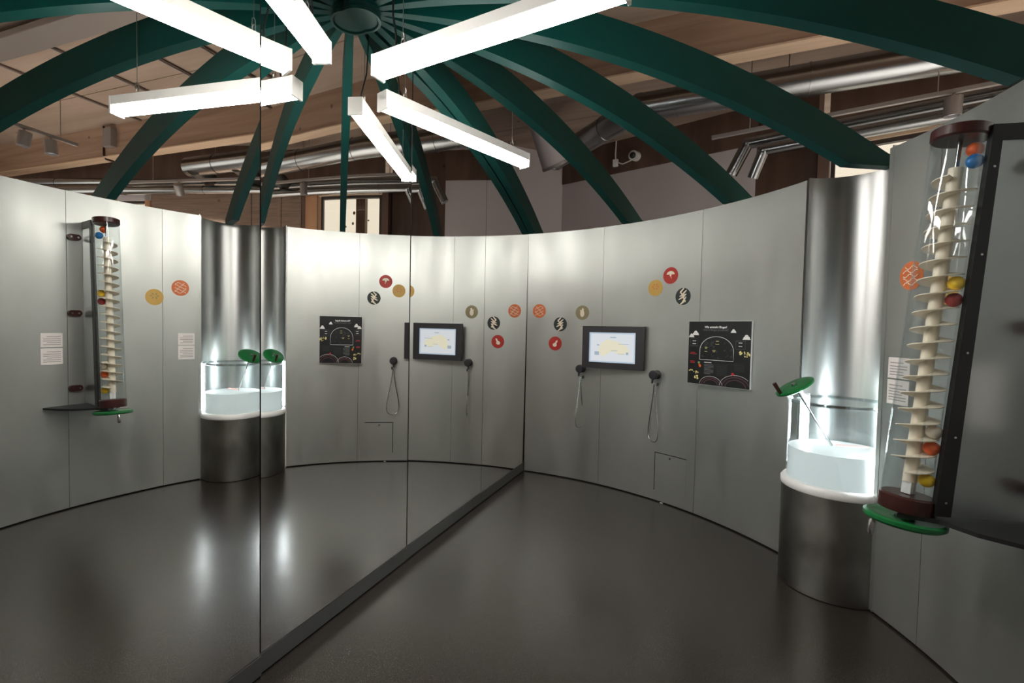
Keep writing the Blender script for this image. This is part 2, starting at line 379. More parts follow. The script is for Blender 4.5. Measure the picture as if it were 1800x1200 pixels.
# room behind the windows: its light is put in as a glowing wall
rb = struct(seg_wall('wall_room_beyond', (W(1.9)[0], W(1.9)[1]+1.6), (W(9.5)[0], W(9.5)[1]+1.6), 0, ZC, 'roomglow'), 'cream wall of the room behind the window, glowing to stand for its light')
seg_wall('timber_post', (3.72, 5.26), (3.90, 5.21), 0, ZC, 'brownwall', 0.12, -1, rb)
seg_wall('cupboard', (4.55, 4.98), (4.85, 4.90), 0, 2.95, 'jamb', 0.25, -1, rb)
dots = MB()
for k in range(26):
    x = random.uniform(3.2, 4.5); z = random.uniform(2.5, 3.3); p = Vector((x, W(x)[1]+1.585, z)); dots.cyl(p, p+Vector((-0.25, -0.97, 0))*0.004, random.uniform(0.012, 0.035), 10)
dots.build('wall_dots', 'olive', rb)['kind'] = 'stuff'
struct(MB().box((9.05, -2.0, ZC/2), (0.1, 9, ZC)).build('wall_east', 'jamb'))
struct(MB().box((2.5, -6.4, ZC/2), (16, 0.1, ZC)).build('wall_south', 'jamb'))
struct(MB().box((-5.6, 0.5, ZC/2), (0.1, 13, ZC)).build('wall_west', 'white'))
w3 = struct(MB().box((8.98, -0.6, 2.0), (0.05, 4.4, 3.1)).build('window_added', 'frame'), 'unseen dark window panel added for the hall fill light')  # made-up window, added as a source for the fill light
bm_ = struct(MB().box((3.0, 2.52, ZC-0.2), (14.6, 0.16, 0.4)).build('trim_2', 'beam'), 'deep glulam beam across the hall ceiling')
MB().box((3.0, 2.50, ZC-0.405), (14.6, 0.17, 0.014)).build('perforated_batten', 'batten', bm_)
struct(MB().box((3.0, -2.6, ZC-0.2), (14.6, 0.16, 0.4)).build('trim_3', 'beam'), 'second glulam beam behind the round room')

# ================================================================== DOME
def rib_mesh():
    # local: runs along +Y from the hub to beyond the wall, width along X
    me = bpy.data.meshes.new('dome_rib'); N = 40; vs = []; wd = 0.031
    for i in range(N+1):
        r = 0.075+(2.76-0.075)*i/N
        zl = max(zlow(r), H+0.004) if r > 2.4 else zlow(r)
        zu = zlow(r)+0.115+0.06*min(1, r/1.0)
        zu = max(zu, zl+0.02)
        hw = wd*min(1, 0.45+r*0.8)
        for x, z in ((-hw, zl), (hw, zl), (hw, zu), (-hw, zu)): vs.append((x, r, z))
    fs = [(0, 1, 2, 3), (4*N, 4*N+3, 4*N+2, 4*N+1)]
    for i in range(N):
        a = 4*i
        for k in range(4): fs.append((a+k, a+4+k, a+4+(k+1) % 4, a+(k+1) % 4))
    me.from_pydata(vs, [], fs); bm = bmesh.new(); bm.from_mesh(me); bmesh.ops.recalc_face_normals(bm, faces=bm.faces); bm.to_mesh(me); bm.free()
    me.materials.append(M_['rib']); return me
rm = rib_mesh()
rib_labels = [(-0.3, 'dark green arched rib standing against the far end of the mirror'),
    (20, 'dark green arched rib landing above the wall left of the red mushroom sticker'),
    (39.7, 'dark green arched rib landing on the wall above the black information board'),
    (58.8, 'dark green arched rib ending over the steel niche with the tank'),
    (79, 'dark green arched rib passing over the tall screw tube'),
    (99, 'dark green arched rib landing past the second pair of white cards'),
    (119, 'dark green arched rib landing beside the entrance gap'),
    (139, 'dark green arched rib crossing above the entrance gap'),
    (160, 'dark green arched rib at the short sheet behind the entrance'),
    (177.8, 'dark green arched rib standing against the near end of the mirror')]
for th, lab in rib_labels:
    o = bpy.data.objects.new('dome_rib', rm); COL.objects.link(o); o.location = (OX, 0, 0); o.rotation_euler = (0, 0, -rad(th))
    tag(o, lab, 'rib', 'ribs of the half dome')
hub = thing('dome_hub', 'dark green round hub where the dome ribs meet', 'hub', (OX, 0, 2.74))
MB().lathe([(0.0, 2.765), (0.075, 2.765), (0.088, 2.778), (0.088, 2.98), (0.0, 2.98)], (OX+0.0, 0, 0), 40).build('drum', 'hub', hub, smooth=40)
MB().lathe([(0.082, 2.758), (0.094, 2.758), (0.094, 2.772), (0.082, 2.772), (0.082, 2.758)], (OX, 0, 0), 40).build('rim', 'hub', hub, smooth=40)

# pendant lamps: square white housing above, glowing diffuser below
def pendant(a, b, lab):
    a, b = Vector(a), Vector(b); c = (a+b)/2; d = (b-a).normalized(); L = (b-a).length; rz = math.atan2(d.y, d.x)
    t = thing('pendant_lamp', lab, 'lamp', (c.x, c.y, c.z-0.04), 'linear pendant lamps under the dome')
    hb = MB(); hb.box((c.x, c.y, c.z+0.020), (L, 0.074, 0.046), rz); hb.build('housing', 'lampwhite', t, bevel=0.003)
    s = Vector((-d.y, d.x, 0)); g = MB(); pts = []
    prof = [(-0.035, -0.003), (-0.035, -0.022), (-0.028, -0.038), (-0.012, -0.044), (0.012, -0.044), (0.028, -0.038), (0.035, -0.022), (0.035, -0.003)]
    n = len(prof); vs = [a+d*0.012+s*x+Vector((0, 0, z)) for x, z in prof]+[b-d*0.012+s*x+Vector((0, 0, z)) for x, z in prof]
    g.add(vs, [tuple(range(n)), tuple(range(n, 2*n))[::-1]]+[(i, (i+1) % n, n+(i+1) % n, n+i) for i in range(n)]); g.build('diffuser', 'lampglow', t, smooth=50)
    for p, sg in ((a, 1), (b, -1)):
        e = MB(); e.box((p.x+d.x*0.006*sg, p.y+d.y*0.006*sg, c.z-0.001), (0.012, 0.076, 0.088), rz); e.build('end_cap', 'lampwhite', t, bevel=0.002)
        q = p+d*sg*0.14
        h = MB(); h.tube([q+Vector((0, 0, 0.043)), q+Vector((0.009, 0, 0.058)), q+Vector((0.007, 0, 0.080)), q+Vector((0, 0, 0.086)), q+Vector((-0.007, 0, 0.080)), q+Vector((-0.009, 0, 0.058))], 0.0025, 6, closed=True)
        h.tube([q+Vector((0, 0.009, 0.078)), q+Vector((0, 0.007, 0.105)), q+Vector((0, 0, 0.112)), q+Vector((0, -0.007, 0.105)), q+Vector((0, -0.009, 0.078))], 0.0022, 6)
        zt = zlow((q-Vector((OX, 0, 0))).to_2d().length)+0.05
        h.cyl(q+Vector((0, 0, 0.110)), (q.x, q.y, ZC-0.002), 0.0018, 6); h.build('hanger', 'chain', t, smooth=60)
    q = a+d*0.10; k = MB(); k.tube([q+Vector((0, 0, 0.043)), q+Vector((0.004, 0, 0.1)), q+Vector((-0.02, 0.01, 0.2)), q+Vector((-0.03, 0.02, 0.5)), Vector((q.x-0.02, q.y+0.02, ZC-0.002))], 0.004, 6); k.build('supply_cable', 'cable', t, smooth=60)
    return t
pendant((0.106, 0.10, 2.435), (0.452, 1.165, 2.435), 'white glowing linear pendant lamp pointing at the far corner of the mirror')
pendant((0.255, -0.135, 2.44), (1.30, -0.247, 2.44), 'white glowing linear pendant lamp pointing at the screw tube')
pendant((0.125, -0.315, 2.44), (0.50, -1.36, 2.44), 'white glowing linear pendant lamp running beside the near part of the mirror')

# ================================================================== TANK IN THE NICHE
tk = thing('stirring_tank', 'steel drum with lit clear acrylic tank and green stirring wheel in the niche', 'tank', (DC.x, DC.y, 0))
MB().lathe([(0.0, 0.004), (DR-0.004, 0.004), (DR-0.002, 0.02), (DR-0.002, 0.528), (0.0, 0.528)], DC, 72).build('drum', 'drum', tk, smooth=40)
MB().lathe([(0.0, 0.529), (DR-0.001, 0.529), (DR+0.003, 0.536), (DR+0.003, 0.560), (DR-0.006, 0.572), (DR-0.03, 0.572), (0.0, 0.572)], DC, 72).build('rim', 'whiteplastic', tk, smooth=40)
MB().lathe([(0.0, 0.573), (DR-0.028, 0.573), (DR-0.028, 0.740), (0.0, 0.740)], DC, 64).build('milky_liquid', 'milk', tk, smooth=40)
MB().lathe([(DR-0.021, 0.573), (DR-0.021, 0.995), (DR-0.026, 0.995), (DR-0.026, 0.573)], DC, 72).build('acrylic_cylinder', 'acrylic', tk, smooth=40)
MB().lathe([(DR-0.0205, 0.980), (DR-0.014, 0.985), (DR-0.014, 0.998), (DR-0.033, 0.998), (DR-0.033, 0.985), (DR-0.0265, 0.980)], DC, 72).build('top_ring', 'ringacryl', tk, smooth=40)
P0 = Vector((2.005, 1.285, 1.06)); P1 = Vector((2.195, 1.335, 0.745)); ax = (P0-P1).normalized()
MB().cyl(P1, P0, 0.006, 10).build('stirrer_rod', 'steel', tk, smooth=60)
wh = MB().lathe([(0.0, -0.008), (0.088, -0.010), (0.100, -0.004), (0.100, 0.006), (0.090, 0.011), (0.02, 0.009), (0.018, 0.014), (0.0, 0.014)], P0, 40, ax).build('stirring_wheel', 'green', tk, smooth=40)
wl = Vector((-0.75, -0.35, 0)); wl = (wl-ax*wl.dot(ax)).normalized()
MB().cyl(P0+wl*0.088, P0+wl*0.088+ax*0.075, 0.009, 12, 0.011).build('crank_handle', 'brown', wh, smooth=60)
MB().lathe([(0.0, 0.012), (0.014, 0.012), (0.012, 0.022), (0.0, 0.022)], P0, 16, ax).build('hub_cap', 'steel', wh, smooth=40)
pb = P0-ax*0.075
MB().cyl(pb-ax*0.03, pb+ax*0.03, 0.016, 16).build('bearing', 'acrylic', tk, smooth=60)
dcn = (Vector((pb.x, pb.y, 0))-DC); rim_p = DC+dcn.normalized()*(DR-0.022)+Vector((0, 0, 0.998))
MB().tube([pb, (pb+rim_p)/2+Vector((0, 0, 0.005)), rim_p], 0.010, 8).build('bearing_arm', 'acrylic', tk, smooth=60)
MB().cyl(P1-ax*0.012+Vector((0.02, 0.03, 0.006)), P1-ax*0.012+Vector((0.17, 0.05, 0.006)), 0.009, 10).build('stirrer_blade', 'blade', tk, smooth=60)
for nm, az, lab in (('a', a1+9, 'upright led tube at the board side of the niche'), ('b', a2-9, 'upright led tube at the screw tube side of the niche')):
    t = rad(az); p = DC+Vector((math.sin(t), math.cos(t), 0))*(DR-0.0115)
    l = thing('led_tube', lab, 'led tube', (p.x, p.y, 0.572), 'led tubes behind the tank')
    MB().cyl((p.x, p.y, 0.576), (p.x, p.y, 1.0), 0.0075, 14).build('tube', 'led', l, smooth=60)
    MB().cyl((p.x, p.y, 0.572), (p.x, p.y, 0.586), 0.0095, 14).build('socket', 'whiteplastic', l, smooth=60)
    MB().cyl((p.x, p.y, 0.992), (p.x, p.y, 1.006), 0.0095, 14).build('socket', 'whiteplastic', l, smooth=60)

# ================================================================== SCREW TUBE
TT = Vector((2.318, 0.325, 2.05)); TB = Vector((2.210, 0.294, 0.745)); ua = (TT-TB).normalized(); TL = (TT-TB).length
sc = thing('ball_screw_tube', 'tall tilted clear tube with cream screw, brown caps and green crank wheel', 'exhibit', TB)
TR = 0.076
MB().lathe([(TR, 0.055), (TR, TL-0.035), (TR-0.003, TL-0.035), (TR-0.003, 0.055), (TR, 0.055)], TB, 48, ua).build('clear_tube', 'tubeacryl', sc, smooth=40)
MB().lathe([(0, 0.0), (TR+0.001, 0.0), (TR+0.003, 0.006), (TR+0.003, 0.05), (TR-0.004, 0.056), (0, 0.056)], TB, 48, ua).build('bottom_cap', 'brown', sc, smooth=40)
MB().lathe([(0, TL-0.038), (TR-0.004, TL-0.038), (TR+0.003, TL-0.032), (TR+0.003, TL-0.002), (TR, TL), (0, TL)], TB, 48, ua).build('top_cap', 'brown', sc, smooth=40)
MB().lathe([(0, 0.10), (0.0205, 0.10), (0.0205, TL-0.13), (0, TL-0.13)], TB, 24, ua).build('screw_core', 'cream', sc, smooth=40)
MB().lathe([(0, TL-0.13), (0.007, TL-0.13), (0.007, TL-0.038), (0, TL-0.038)], TB, 14, ua).build('top_pin', 'steel', sc, smooth=40)
bb = MB(); qx = ua.orthogonal().normalized(); M3 = Matrix((qx, ua.cross(qx), ua)).transposed(); bb.box(TB+ua*0.085, (0.030, 0.030, 0.055), M3=M3); bb.build('bearing_block', 'whiteplastic', sc, bevel=0.002)
turns = 18; hb = MB(); NS = turns*20; vs = []; fs = []; e1_ = Vector((-0.55, -0.83, 0)); e1_ = (e1_-ua*e1_.dot(ua)).normalized(); e2_ = ua.cross(e1_)
for i in range(NS+1):
    t = 2*PI*turns*i/NS; h = 0.135+(TL-0.135-0.165)*i/NS; dr = e1_*math.cos(t)+e2_*math.sin(t)
    for rr, dz in ((0.018, -0.0028), (0.060, -0.0016), (0.060, 0.0016), (0.018, 0.0028)): vs.append(TB+ua*(h+dz)+dr*rr)
for i in range(NS):
    a = 4*i
    for k in range(4): fs.append((a+k, a+4+k, a+4+(k+1) % 4, a+(k+1) % 4))
fs += [(0, 1, 2, 3), (4*NS, 4*NS+3, 4*NS+2, 4*NS+1)]
hb.add(vs, fs); hb.build('screw_flight', 'cream', sc, smooth=35)
# guide rods inside the tube
for ang, rr in ((0.5, 0.068), (2.4, 0.070)):
    dr = e1_*math.cos(ang)+e2_*math.sin(ang)
    MB().cyl(TB+ua*0.056+dr*rr, TB+ua*(TL-0.04)+dr*rr, 0.0028, 8).build('guide_rod', 'acrylic', sc, smooth=60)
WB = TB-ua*0.035
cw = MB().lathe([(0, -0.010), (0.108, -0.012), (0.116, -0.004), (0.116, 0.008), (0.106, 0.013), (0.095, 0.006), (0.03, 0.005), (0.028, 0.012), (0, 0.012)], WB, 56, ua).build('crank_wheel', 'green', sc, smooth=40)
MB().cyl(TB+ua*0.001, WB, 0.013, 14).build('axle', 'steel', sc, smooth=60)
hd = Vector((2.125, 0.272, 0))-Vector((TB.x, TB.y, 0)); hd = (hd-ua*hd.dot(ua)).normalized()
MB().lathe([(0, -0.07), (0.009, -0.07), (0.011, -0.06), (0.011, -0.022), (0.006, -0.015), (0.006, -0.008), (0, -0.008)], WB+hd*0.098, 16, ua).build('crank_handle', 'steel', cw, smooth=40)
# polished fin to the wall, black edge strip, top bar, floor plate, clamps
def fin_pt(k, z):     # k 0 at the tube, 1 at the wall
    f = (z-TB.z)/(TT.z-TB.z); a = TB+(TT-TB)*f; a = Vector((a.x+0.055, a.y-0.055, z)); b = pol(82.9, RR-0.004, z); return a.lerp(b, k)
def fin_slab(k0, k1, z0, z1, th):
    b = MB(); vs = []
    for k in (k0, k1):
        for z in (z0, z1):
            p = fin_pt(k, z); d = (fin_pt(1, z)-fin_pt(0, z)).normalized(); n = Vector((-d.y, d.x, 0))*th/2; vs += [p-n, p+n]
    return b.add(vs, [(0, 1, 3, 2), (4, 6, 7, 5), (0, 4, 5, 1), (2, 3, 7, 6), (0, 2, 6, 4), (1, 5, 7, 3)])
fin_slab(0.10, 1.0, 0.752, 1.985, 0.010).build('fin_sheet', 'polished', sc)
fs_ = fin_slab(0.0, 0.17, 0.752, 2.035, 0.022).build('edge_strip', 'black', sc)
fin_slab(0.17, 1.0, 1.985, 2.035, 0.022).build('top_bar', 'black', sc)
for z in (0.80, 1.02, 1.30, 1.62, 1.90):
    p = fin_pt(0.09, z); d = (fin_pt(1, z)-fin_pt(0, z)).normalized(); n = Vector((d.y, -d.x, 0))
    MB().cyl(p+n*0.010, p+n*0.014, 0.004, 10).build('screw', 'steel', fs_, smooth=60)
poly = [(2.17, 0.235), (2.278, 0.222), (2.343, 0.135), (2.43, 0.085)]
for th in (88.6, 87, 85.5, 84, 82.5, 81): p = pol(th, RR-0.003, 0); poly.append((p.x, p.y))
poly += [(2.40, 0.37), (2.24, 0.36)]
MB().prism(poly, 0.730, 0.744).build('base_plate', 'black', sc)
for z in (1.92, 1.39, 0.86):
    c = pol(84.3, RR-0.012, z); d = Vector((math.cos(rad(84.3)), -math.sin(rad(84.3)), 0)); n = Vector((-math.sin(rad(84.3)), -math.cos(rad(84.3)), 0)); b = MB()
    pts = []; L = 0.020; rr = 0.021
    for i in range(17): t = PI/2+PI*i/16; pts.append((-L+rr*math.cos(t), rr*math.sin(t)))
    for i in range(17): t = -PI/2+PI*i/16; pts.append((L+rr*math.cos(t), rr*math.sin(t)))
    m2 = len(pts); vs = [c-n*0.011+d*x+Vector((0, 0, y)) for x, y in pts]+[c+n*0.011+d*x+Vector((0, 0, y)) for x, y in pts]
    b.add(vs, [tuple(range(m2)), tuple(range(m2, 2*m2))[::-1]]+[(i, (i+1) % m2, m2+(i+1) % m2, m2+i) for i in range(m2)])
    cl = b.build('hinge_clamp', 'brown', sc, smooth=40)
    for x in (-L, L): MB().cyl(c+n*0.011+d*x, c+n*0.016+d*x, 0.007, 12).build('bolt', 'steel', cl, smooth=60)
# balls riding on the screw, at the side of the tube towards the fin
def ball(z, colname, side, lab, r=0.0235):
    dirs = dict(R=Vector((0.80, -0.60, 0)), F=Vector((0.1, -1.0, 0)), B=Vector((0.95, 0.2, 0)))[side].normalized(); dirs = (dirs-ua*dirs.dot(ua)).normalized()
    ph = math.atan2(dirs.dot(e2_), dirs.dot(e1_)) % (2*PI); pitch_ = (TL-0.30)/turns; hz = (z-TB.z)/ua.z
    k = round((hz-r-0.002-0.135)/pitch_-ph/(2*PI)); h = 0.135+pitch_*(min(k, turns-1)+ph/(2*PI))+0.0025+r
    if hz > TL-0.12: h = hz
    c = TB+ua*h+dirs*0.0455
    o = MB().sphere((0, 0, 0), r, 24, 14).build('ball', colname, smooth=80); o.location = c
    tag(o, lab, 'ball', 'balls riding on the screw'); return o
ball(1.985, 'orangeball', 'B', 'orange ball at the top of the screw tube')
ball(1.935, 'blueball', 'R', 'blue ball near the top of the screw tube')
ball(1.560, 'yellowball', 'R', 'amber yellow ball halfway up the screw tube')
ball(1.505, 'redball', 'R', 'dark red ball halfway up the screw tube')
ball(1.018, 'whiteball', 'R', 'cream white ball low in the screw tube')
ball(0.955, 'orangeball', 'R', 'orange ball low in the screw tube')
ball(0.852, 'yellowball', 'R', 'bright yellow ball at the foot of the screw')

# ================================================================== WALL FITTINGS
def frame_at(th, r, z, turn=0.0, tilt=0.0):
    """local axes on the wall: X to the right seen from inside, Y up, Z towards the room"""
    a = th+turn; nrm = Vector((-math.sin(rad(a)), -math.cos(rad(a)), 0)); right = Vector((math.cos(rad(a)), -math.sin(rad(a)), 0)); up_ = Vector((0, 0, 1))
    if tilt: nrm, up_ = nrm*math.cos(tilt)+up_*math.sin(tilt), up_*math.cos(tilt)-nrm*math.sin(tilt)
    p = pol(th, r, z); return Matrix(((right.x, up_.x, nrm.x, p.x), (right.y, up_.y, nrm.y, p.y), (right.z, up_.z, nrm.z, p.z), (0, 0, 0, 1)))
def place(me_or_mb, name, mt, parent, Mx, smooth=None, bevel=0.0):
    if isinstance(me_or_mb, MB): o = me_or_mb.build(name, mt, None, smooth, bevel); me = o.data
    else: me = me_or_mb; o = link(name, me, mt)
    me.transform(Mx)
    if parent is not None: o.parent = parent; o.matrix_parent_inverse = parent_inv(parent)
    return o
# monitor
F = frame_at(18.9, 2.425, 1.208, -9.0)
mo = thing('wall_monitor', 'charcoal wall monitor showing a pale map with yellow patches', 'monitor', F.translation)
WM, HM = 0.522, 0.355
b = MB()
for c, s in (((0, HM/2-0.026, 0), (WM, 0.052, 0.05)), ((0, -HM/2+0.026, 0), (WM, 0.052, 0.05)), ((-WM/2+0.029, 0, 0), (0.058, HM-0.104, 0.05)), ((WM/2-0.033, 0, 0), (0.066, HM-0.104, 0.05))): b.box(c, s)
place(b, 'bezel', 'charcoal', mo, F)
place(MB().box((0, 0, -0.018), (WM-0.004, HM-0.004, 0.014)), 'back_cover', 'charcoal', mo, F)
place(MB().box((0, 0, -0.045), (0.2, 0.2, 0.045)), 'wall_bracket', 'black', mo, F)
cx = -0.004; sw, sh = WM-0.124, HM-0.104
scn = place(MB().box((cx, 0, 0.004), (sw, sh, 0.012)), 'screen', 'screen', mo, F)
def rectp(x, y, w_, h_, z=0.0108): return MB().box((x, y, z), (w_, h_, 0.0006))
place(rectp(cx, 0, sw-0.03, sh-0.024), 'screen_page', 'screenwhite', scn, F)
b = MB(); b.add([(cx+x, y, 0.0122) for x, y in ((-0.10, 0.03), (-0.04, 0.07), (0.05, 0.05), (0.12, 0.02), (0.15, -0.03), (0.08, -0.06), (0.0, -0.03), (-0.08, -0.08), (-0.12, -0.04))], [tuple(range(9))]); place(b, 'map_field', 'screenyellow', scn, F)
for x, y, w_, h_ in ((0.10, 0.03, 0.09, 0.004), (0.02, -0.025, 0.05, 0.004), (-0.12, 0.02, 0.02, 0.012), (0.13, -0.045, 0.02, 0.02), (0.01, 0.085, 0.05, 0.008), (-0.13, -0.05, 0.04, 0.03), (0.08, -0.05, 0.06, 0.003)): place(MB().box((cx+x, y, 0.0134), (w_, h_, 0.0006)), 'map_mark', 'screenblue', scn, F)
# information board
F = frame_at(39.9, 2.447, 1.204, -6.0)
ib = thing('info_board', 'black square information board with white clouds and dome diagram', 'board', F.translation)
BW, BH = 0.465, 0.450
place(MB().box((0, 0, -0.008), (BW, BH, 0.016)), 'backing', 'printwhite', ib, F)
pr = place(MB().box((0, 0, 0.0008), (BW-0.004, BH-0.004, 0.002)), 'printed_face', 'board', ib, F)
place(MB().box((0, 0, -0.032), (0.22, 0.22, 0.034)), 'spacer', 'black', ib, F)
ZP = 0.0024
def bp(u, v, z=ZP): return ((u-0.5)*BW, (0.5-v)*BH, z)
def strip(pts, wd, z=ZP):
    b = MB(); n = len(pts); vs = []
    P = [Vector(bp(u, v, z)) for u, v in pts]
    for i in range(n):
        d = (P[min(i+1, n-1)]-P[max(i-1, 0)]).normalized(); s = Vector((-d.y, d.x, 0))*wd/2; vs += [P[i]-s, P[i]+s]
    return b.add(vs, [(2*i, 2*i+2, 2*i+3, 2*i+1) for i in range(n-1)])
def addstrip(b, pts, wd, z=ZP): q = strip(pts, wd, z); b.add(q.v, q.f); return b
for txt, v, size, mt, bold in (('Wie entsteht Biogas?', 0.108, 0.0195, 'printwhite', 0.0006), ('How is Biogas produced?', 0.152, 0.0185, 'printgrey', 0.0)):
    me = text_mesh(txt, size, bold); u0 = bp(0.455, v); place(me, 'title', mt, pr, F @ Matrix.Translation(u0))
def blob(b, u, v, r, z=ZP, n=14, sx=1.0):
    c = Vector(bp(u, v, z)); vs = [c+Vector((r*sx*math.cos(2*PI*i/n), r*math.sin(2*PI*i/n), 0)) for i in range(n)]; b.add(vs, [tuple(range(n))])
for (u, v, s) in ((0.055, 0.235, 1.0), (0.125, 0.195, 1.2), (0.735, 0.155, 0.9), (0.93, 0.245, 1.2)):
    b = MB()
    for du, dv, r in ((0, -0.012, 0.011), (-0.022, 0.006, 0.008), (0.022, 0.006, 0.009)): blob(b, u+du*s, v+dv*s, r*s)
    q = [bp(u-0.05*s, v+0.024*s), bp(u+0.052*s, v+0.024*s), bp(u+0.03*s, v), bp(u-0.03*s, v)]; b.add([(x, y, z+0.0001) for x, y, z in q], [(0, 1, 2, 3)])
    place(b, 'cloud', 'printwhite', pr, F)
dome = [(0.205, 0.605), (0.205, 0.46)]+[(0.475-0.27*math.cos(PI*i/24), 0.46-0.22*math.sin(PI*i/24)) for i in range(25)]+[(0.745, 0.46), (0.745, 0.605), (0.205, 0.605)]
place(strip(dome, 0.003), 'dome_outline', 'printwhite', pr, F)
b = MB()
for k in range(34):
    u = random.uniform(0.23, 0.72); v = random.uniform(0.30, 0.58)
    if ((u-0.475)/0.25)**2+(max(0, 0.46-v)/0.2)**2 < 1: blob(b, u, v, random.uniform(0.004, 0.009), ZP+0.0001*(k % 5), 10)
place(b, 'dome_bubbles', 'printdark', pr, F)['kind'] = 'stuff'
b = MB()
for u, v, wd in ((0.31, 0.41, 0.045), (0.31, 0.475, 0.045), (0.31, 0.43, 0.03), (0.49, 0.31, 0.05), (0.49, 0.355, 0.06), (0.44, 0.455, 0.05), (0.44, 0.475, 0.04)): addstrip(b, [(u-wd/2, v), (u+wd/2, v)], 0.0032, ZP+0.0008)
place(b, 'dome_notes', 'yellowprint', pr, F)['kind'] = 'stuff'
for x0, y0, x1, y1 in ((0.04, 0.285, 0.165, 0.395), (0.775, 0.295, 0.915, 0.42)):
    place(strip([(x0, y0), (x1, y0), (x1, y1), (x0, y1), (x0, y0)], 0.0016), 'caption_frame', 'printgrey', pr, F)
for u, v, wd in ((0.105, 0.315, 0.06), (0.105, 0.36, 0.06), (0.845, 0.325, 0.055), (0.845, 0.375, 0.055), (0.345, 0.645, 0.12)): place(strip([(u-wd/2, v), (u+wd/2, v)], 0.0045), 'caption_line', 'printwhite', pr, F)
b = MB()
for u, v, wd in ((0.085, 0.50, 0.08), (0.095, 0.522, 0.12), (0.08, 0.64, 0.09), (0.085, 0.66, 0.08), (0.745, 0.80, 0.04)): addstrip(b, [(u-wd/2, v), (u+wd/2, v)], 0.004)
blob(b, 0.745, 0.795, 0.010, ZP+0.0003); place(b, 'red_lines', 'printred', pr, F)['kind'] = 'stuff'
b = MB()
for k in range(8): addstrip(b, [(0.285, 0.68+0.02*k), (0.44-(0.05 if k in (3, 7) else 0), 0.68+0.02*k)], 0.0035)
place(b, 'text_block', 'printgrey', pr, F)['kind'] = 'stuff'
b = MB()
for k in range(9): addstrip(b, [(0.49, 0.67+0.02*k), (0.66, 0.67+0.02*k)], 0.003)
for k in range(6): addstrip(b, [(0.76, 0.64+0.02*k), (0.92, 0.64+0.02*k)], 0.003)
place(b, 'text_block', 'printdark', pr, F)['kind'] = 'stuff'
b = MB()
for k in range(14): blob(b, 0.03+random.random()*0.16, 0.75+random.random()*0.16, random.uniform(0.004, 0.008), ZP+0.0001*k, 9)
for k in range(20): blob(b, 0.82+random.random()*0.17, 0.455+random.random()*0.075+0.0, random.uniform(0.003, 0.007), ZP+0.0001*k, 9)
place(b, 'food_scraps', 'yellowprint', pr, F)['kind'] = 'stuff'
b = MB(); blob(b, 0.215, 0.705, 0.011, ZP, 12, 0.8); blob(b, 0.205, 0.69, 0.007, ZP+0.0002); place(b, 'pepper', 'orangeball', pr, F)['kind'] = 'stuff'
b = MB(); blob(b, 0.195, 0.655, 0.009, ZP, 12); place(b, 'apple', 'greenprint', pr, F)
for mt, rs in (('printwhite', (0.20,)), ('pinkline', (0.165, 0.125))):
    for r in rs:
        for uc in (0.79, 0.40):
            b = MB()
            rr = r*(1.0 if uc > 0.5 else 0.75)
            pts = [(uc+rr*1.25*math.cos(PI*i/30), 1.0-rr*0.95*math.sin(PI*i/30)) for i in range(31)]
            pts = [(u, v) for u, v in pts if u < 0.99 and v < 0.99]
            if len(pts) > 2: addstrip(b, pts, 0.0022, ZP+(0.0002 if uc > 0.5 else 0)); place(b, 'field_line', mt, pr, F)

# listening handsets with loop cords
def handset(th, z, az, wid, drop, lab):
    p = pol(th, RR, z); t = thing('earpiece', lab, 'earpiece', p, 'listening earpieces beside the monitor')
    Fm = frame_at(th, RR, z)
    place(MB().lathe([(0, 0.0), (0.034, 0.0), (0.036, 0.006), (0.030, 0.014), (0.022, 0.016), (0.022, 0.036), (0.033, 0.040), (0.036, 0.048), (0.036, 0.066), (0.030, 0.074), (0, 0.076)], (0, 0, 0), 28), 'earpiece_head', 'charcoal', t, Fm, 40)
    place(MB().cyl((-0.004, -0.02, 0.056), (-0.008, -0.066, 0.060), 0.010, 12, 0.007), 'grip', 'charcoal', t, Fm, 40)
    place(MB().cyl((0.016, -0.062, 0.016), (0.014, -0.088, 0.020), 0.007, 10), 'cord_gland', 'black', t, Fm, 40)
    top = Fm @ Vector((0.0, -0.075, 0.040)); dv = Vector((math.sin(rad(az)), math.cos(rad(az)), 0)); n = 28; pts = []
    for i in range(n+1):
        s = i/n; a = PI*s*2-PI/2
        k = (1-abs(2*s-1)); zz = -drop*(1-(1-k)**1.9) if k < 1 else -drop
        wv = wid/2*math.sin(PI*min(1, k*1.0))**0.9*(1.0)+0.004
        wv = wid/2*(math.sin(min(PI, PI*(k**1.35)*0.97)))+0.004*(1-k)
        pts.append(top+Vector((0, 0, zz))+dv*(wv if s < 0.5 else -wv))
    MB().tube(pts, 0.0042, 8).build('loop_cord', 'steel', t, smooth=60)
handset(27.4, 1.008, -40, 0.125, 0.455, 'black earpiece with grey loop cord between monitor and information board')
handset(11.5, 1.010, 20, 0.12, 0.445, 'black earpiece with grey loop cord left of the monitor')

# access hatch in the sheet
F = frame_at(30.55, RR-0.0008, 0)
def curved_strip(th0, th1, z0, z1, dr): return MB().arc(th0, th1, RR-dr, RR-0.0003, z0, z1, max(2, int(abs(th1-th0)*2)))
ht = thing('access_hatch', 'small metal access hatch low in the wall below the earpiece', 'hatch', pol(30.5, RR, 0.09))
curved_strip(27.45, 33.7, 0.088, 0.388, 0.0015).build('hatch_sheet', 'sheet', ht, smooth=30)
curved_strip(27.33, 33.7, 0.388, 0.394, 0.0008).build('joint', 'gap', ht); curved_strip(27.30, 27.44, 0.088, 0.394, 0.0008).build('joint', 'gap', ht)
place(MB().lathe([(0, 0), (0.009, 0), (0.009, 0.004), (0.006, 0.008), (0, 0.008)], (0, 0, 0), 16), 'lock', 'steel', ht, frame_at(30.45, RR-0.001, 0.366), 40)
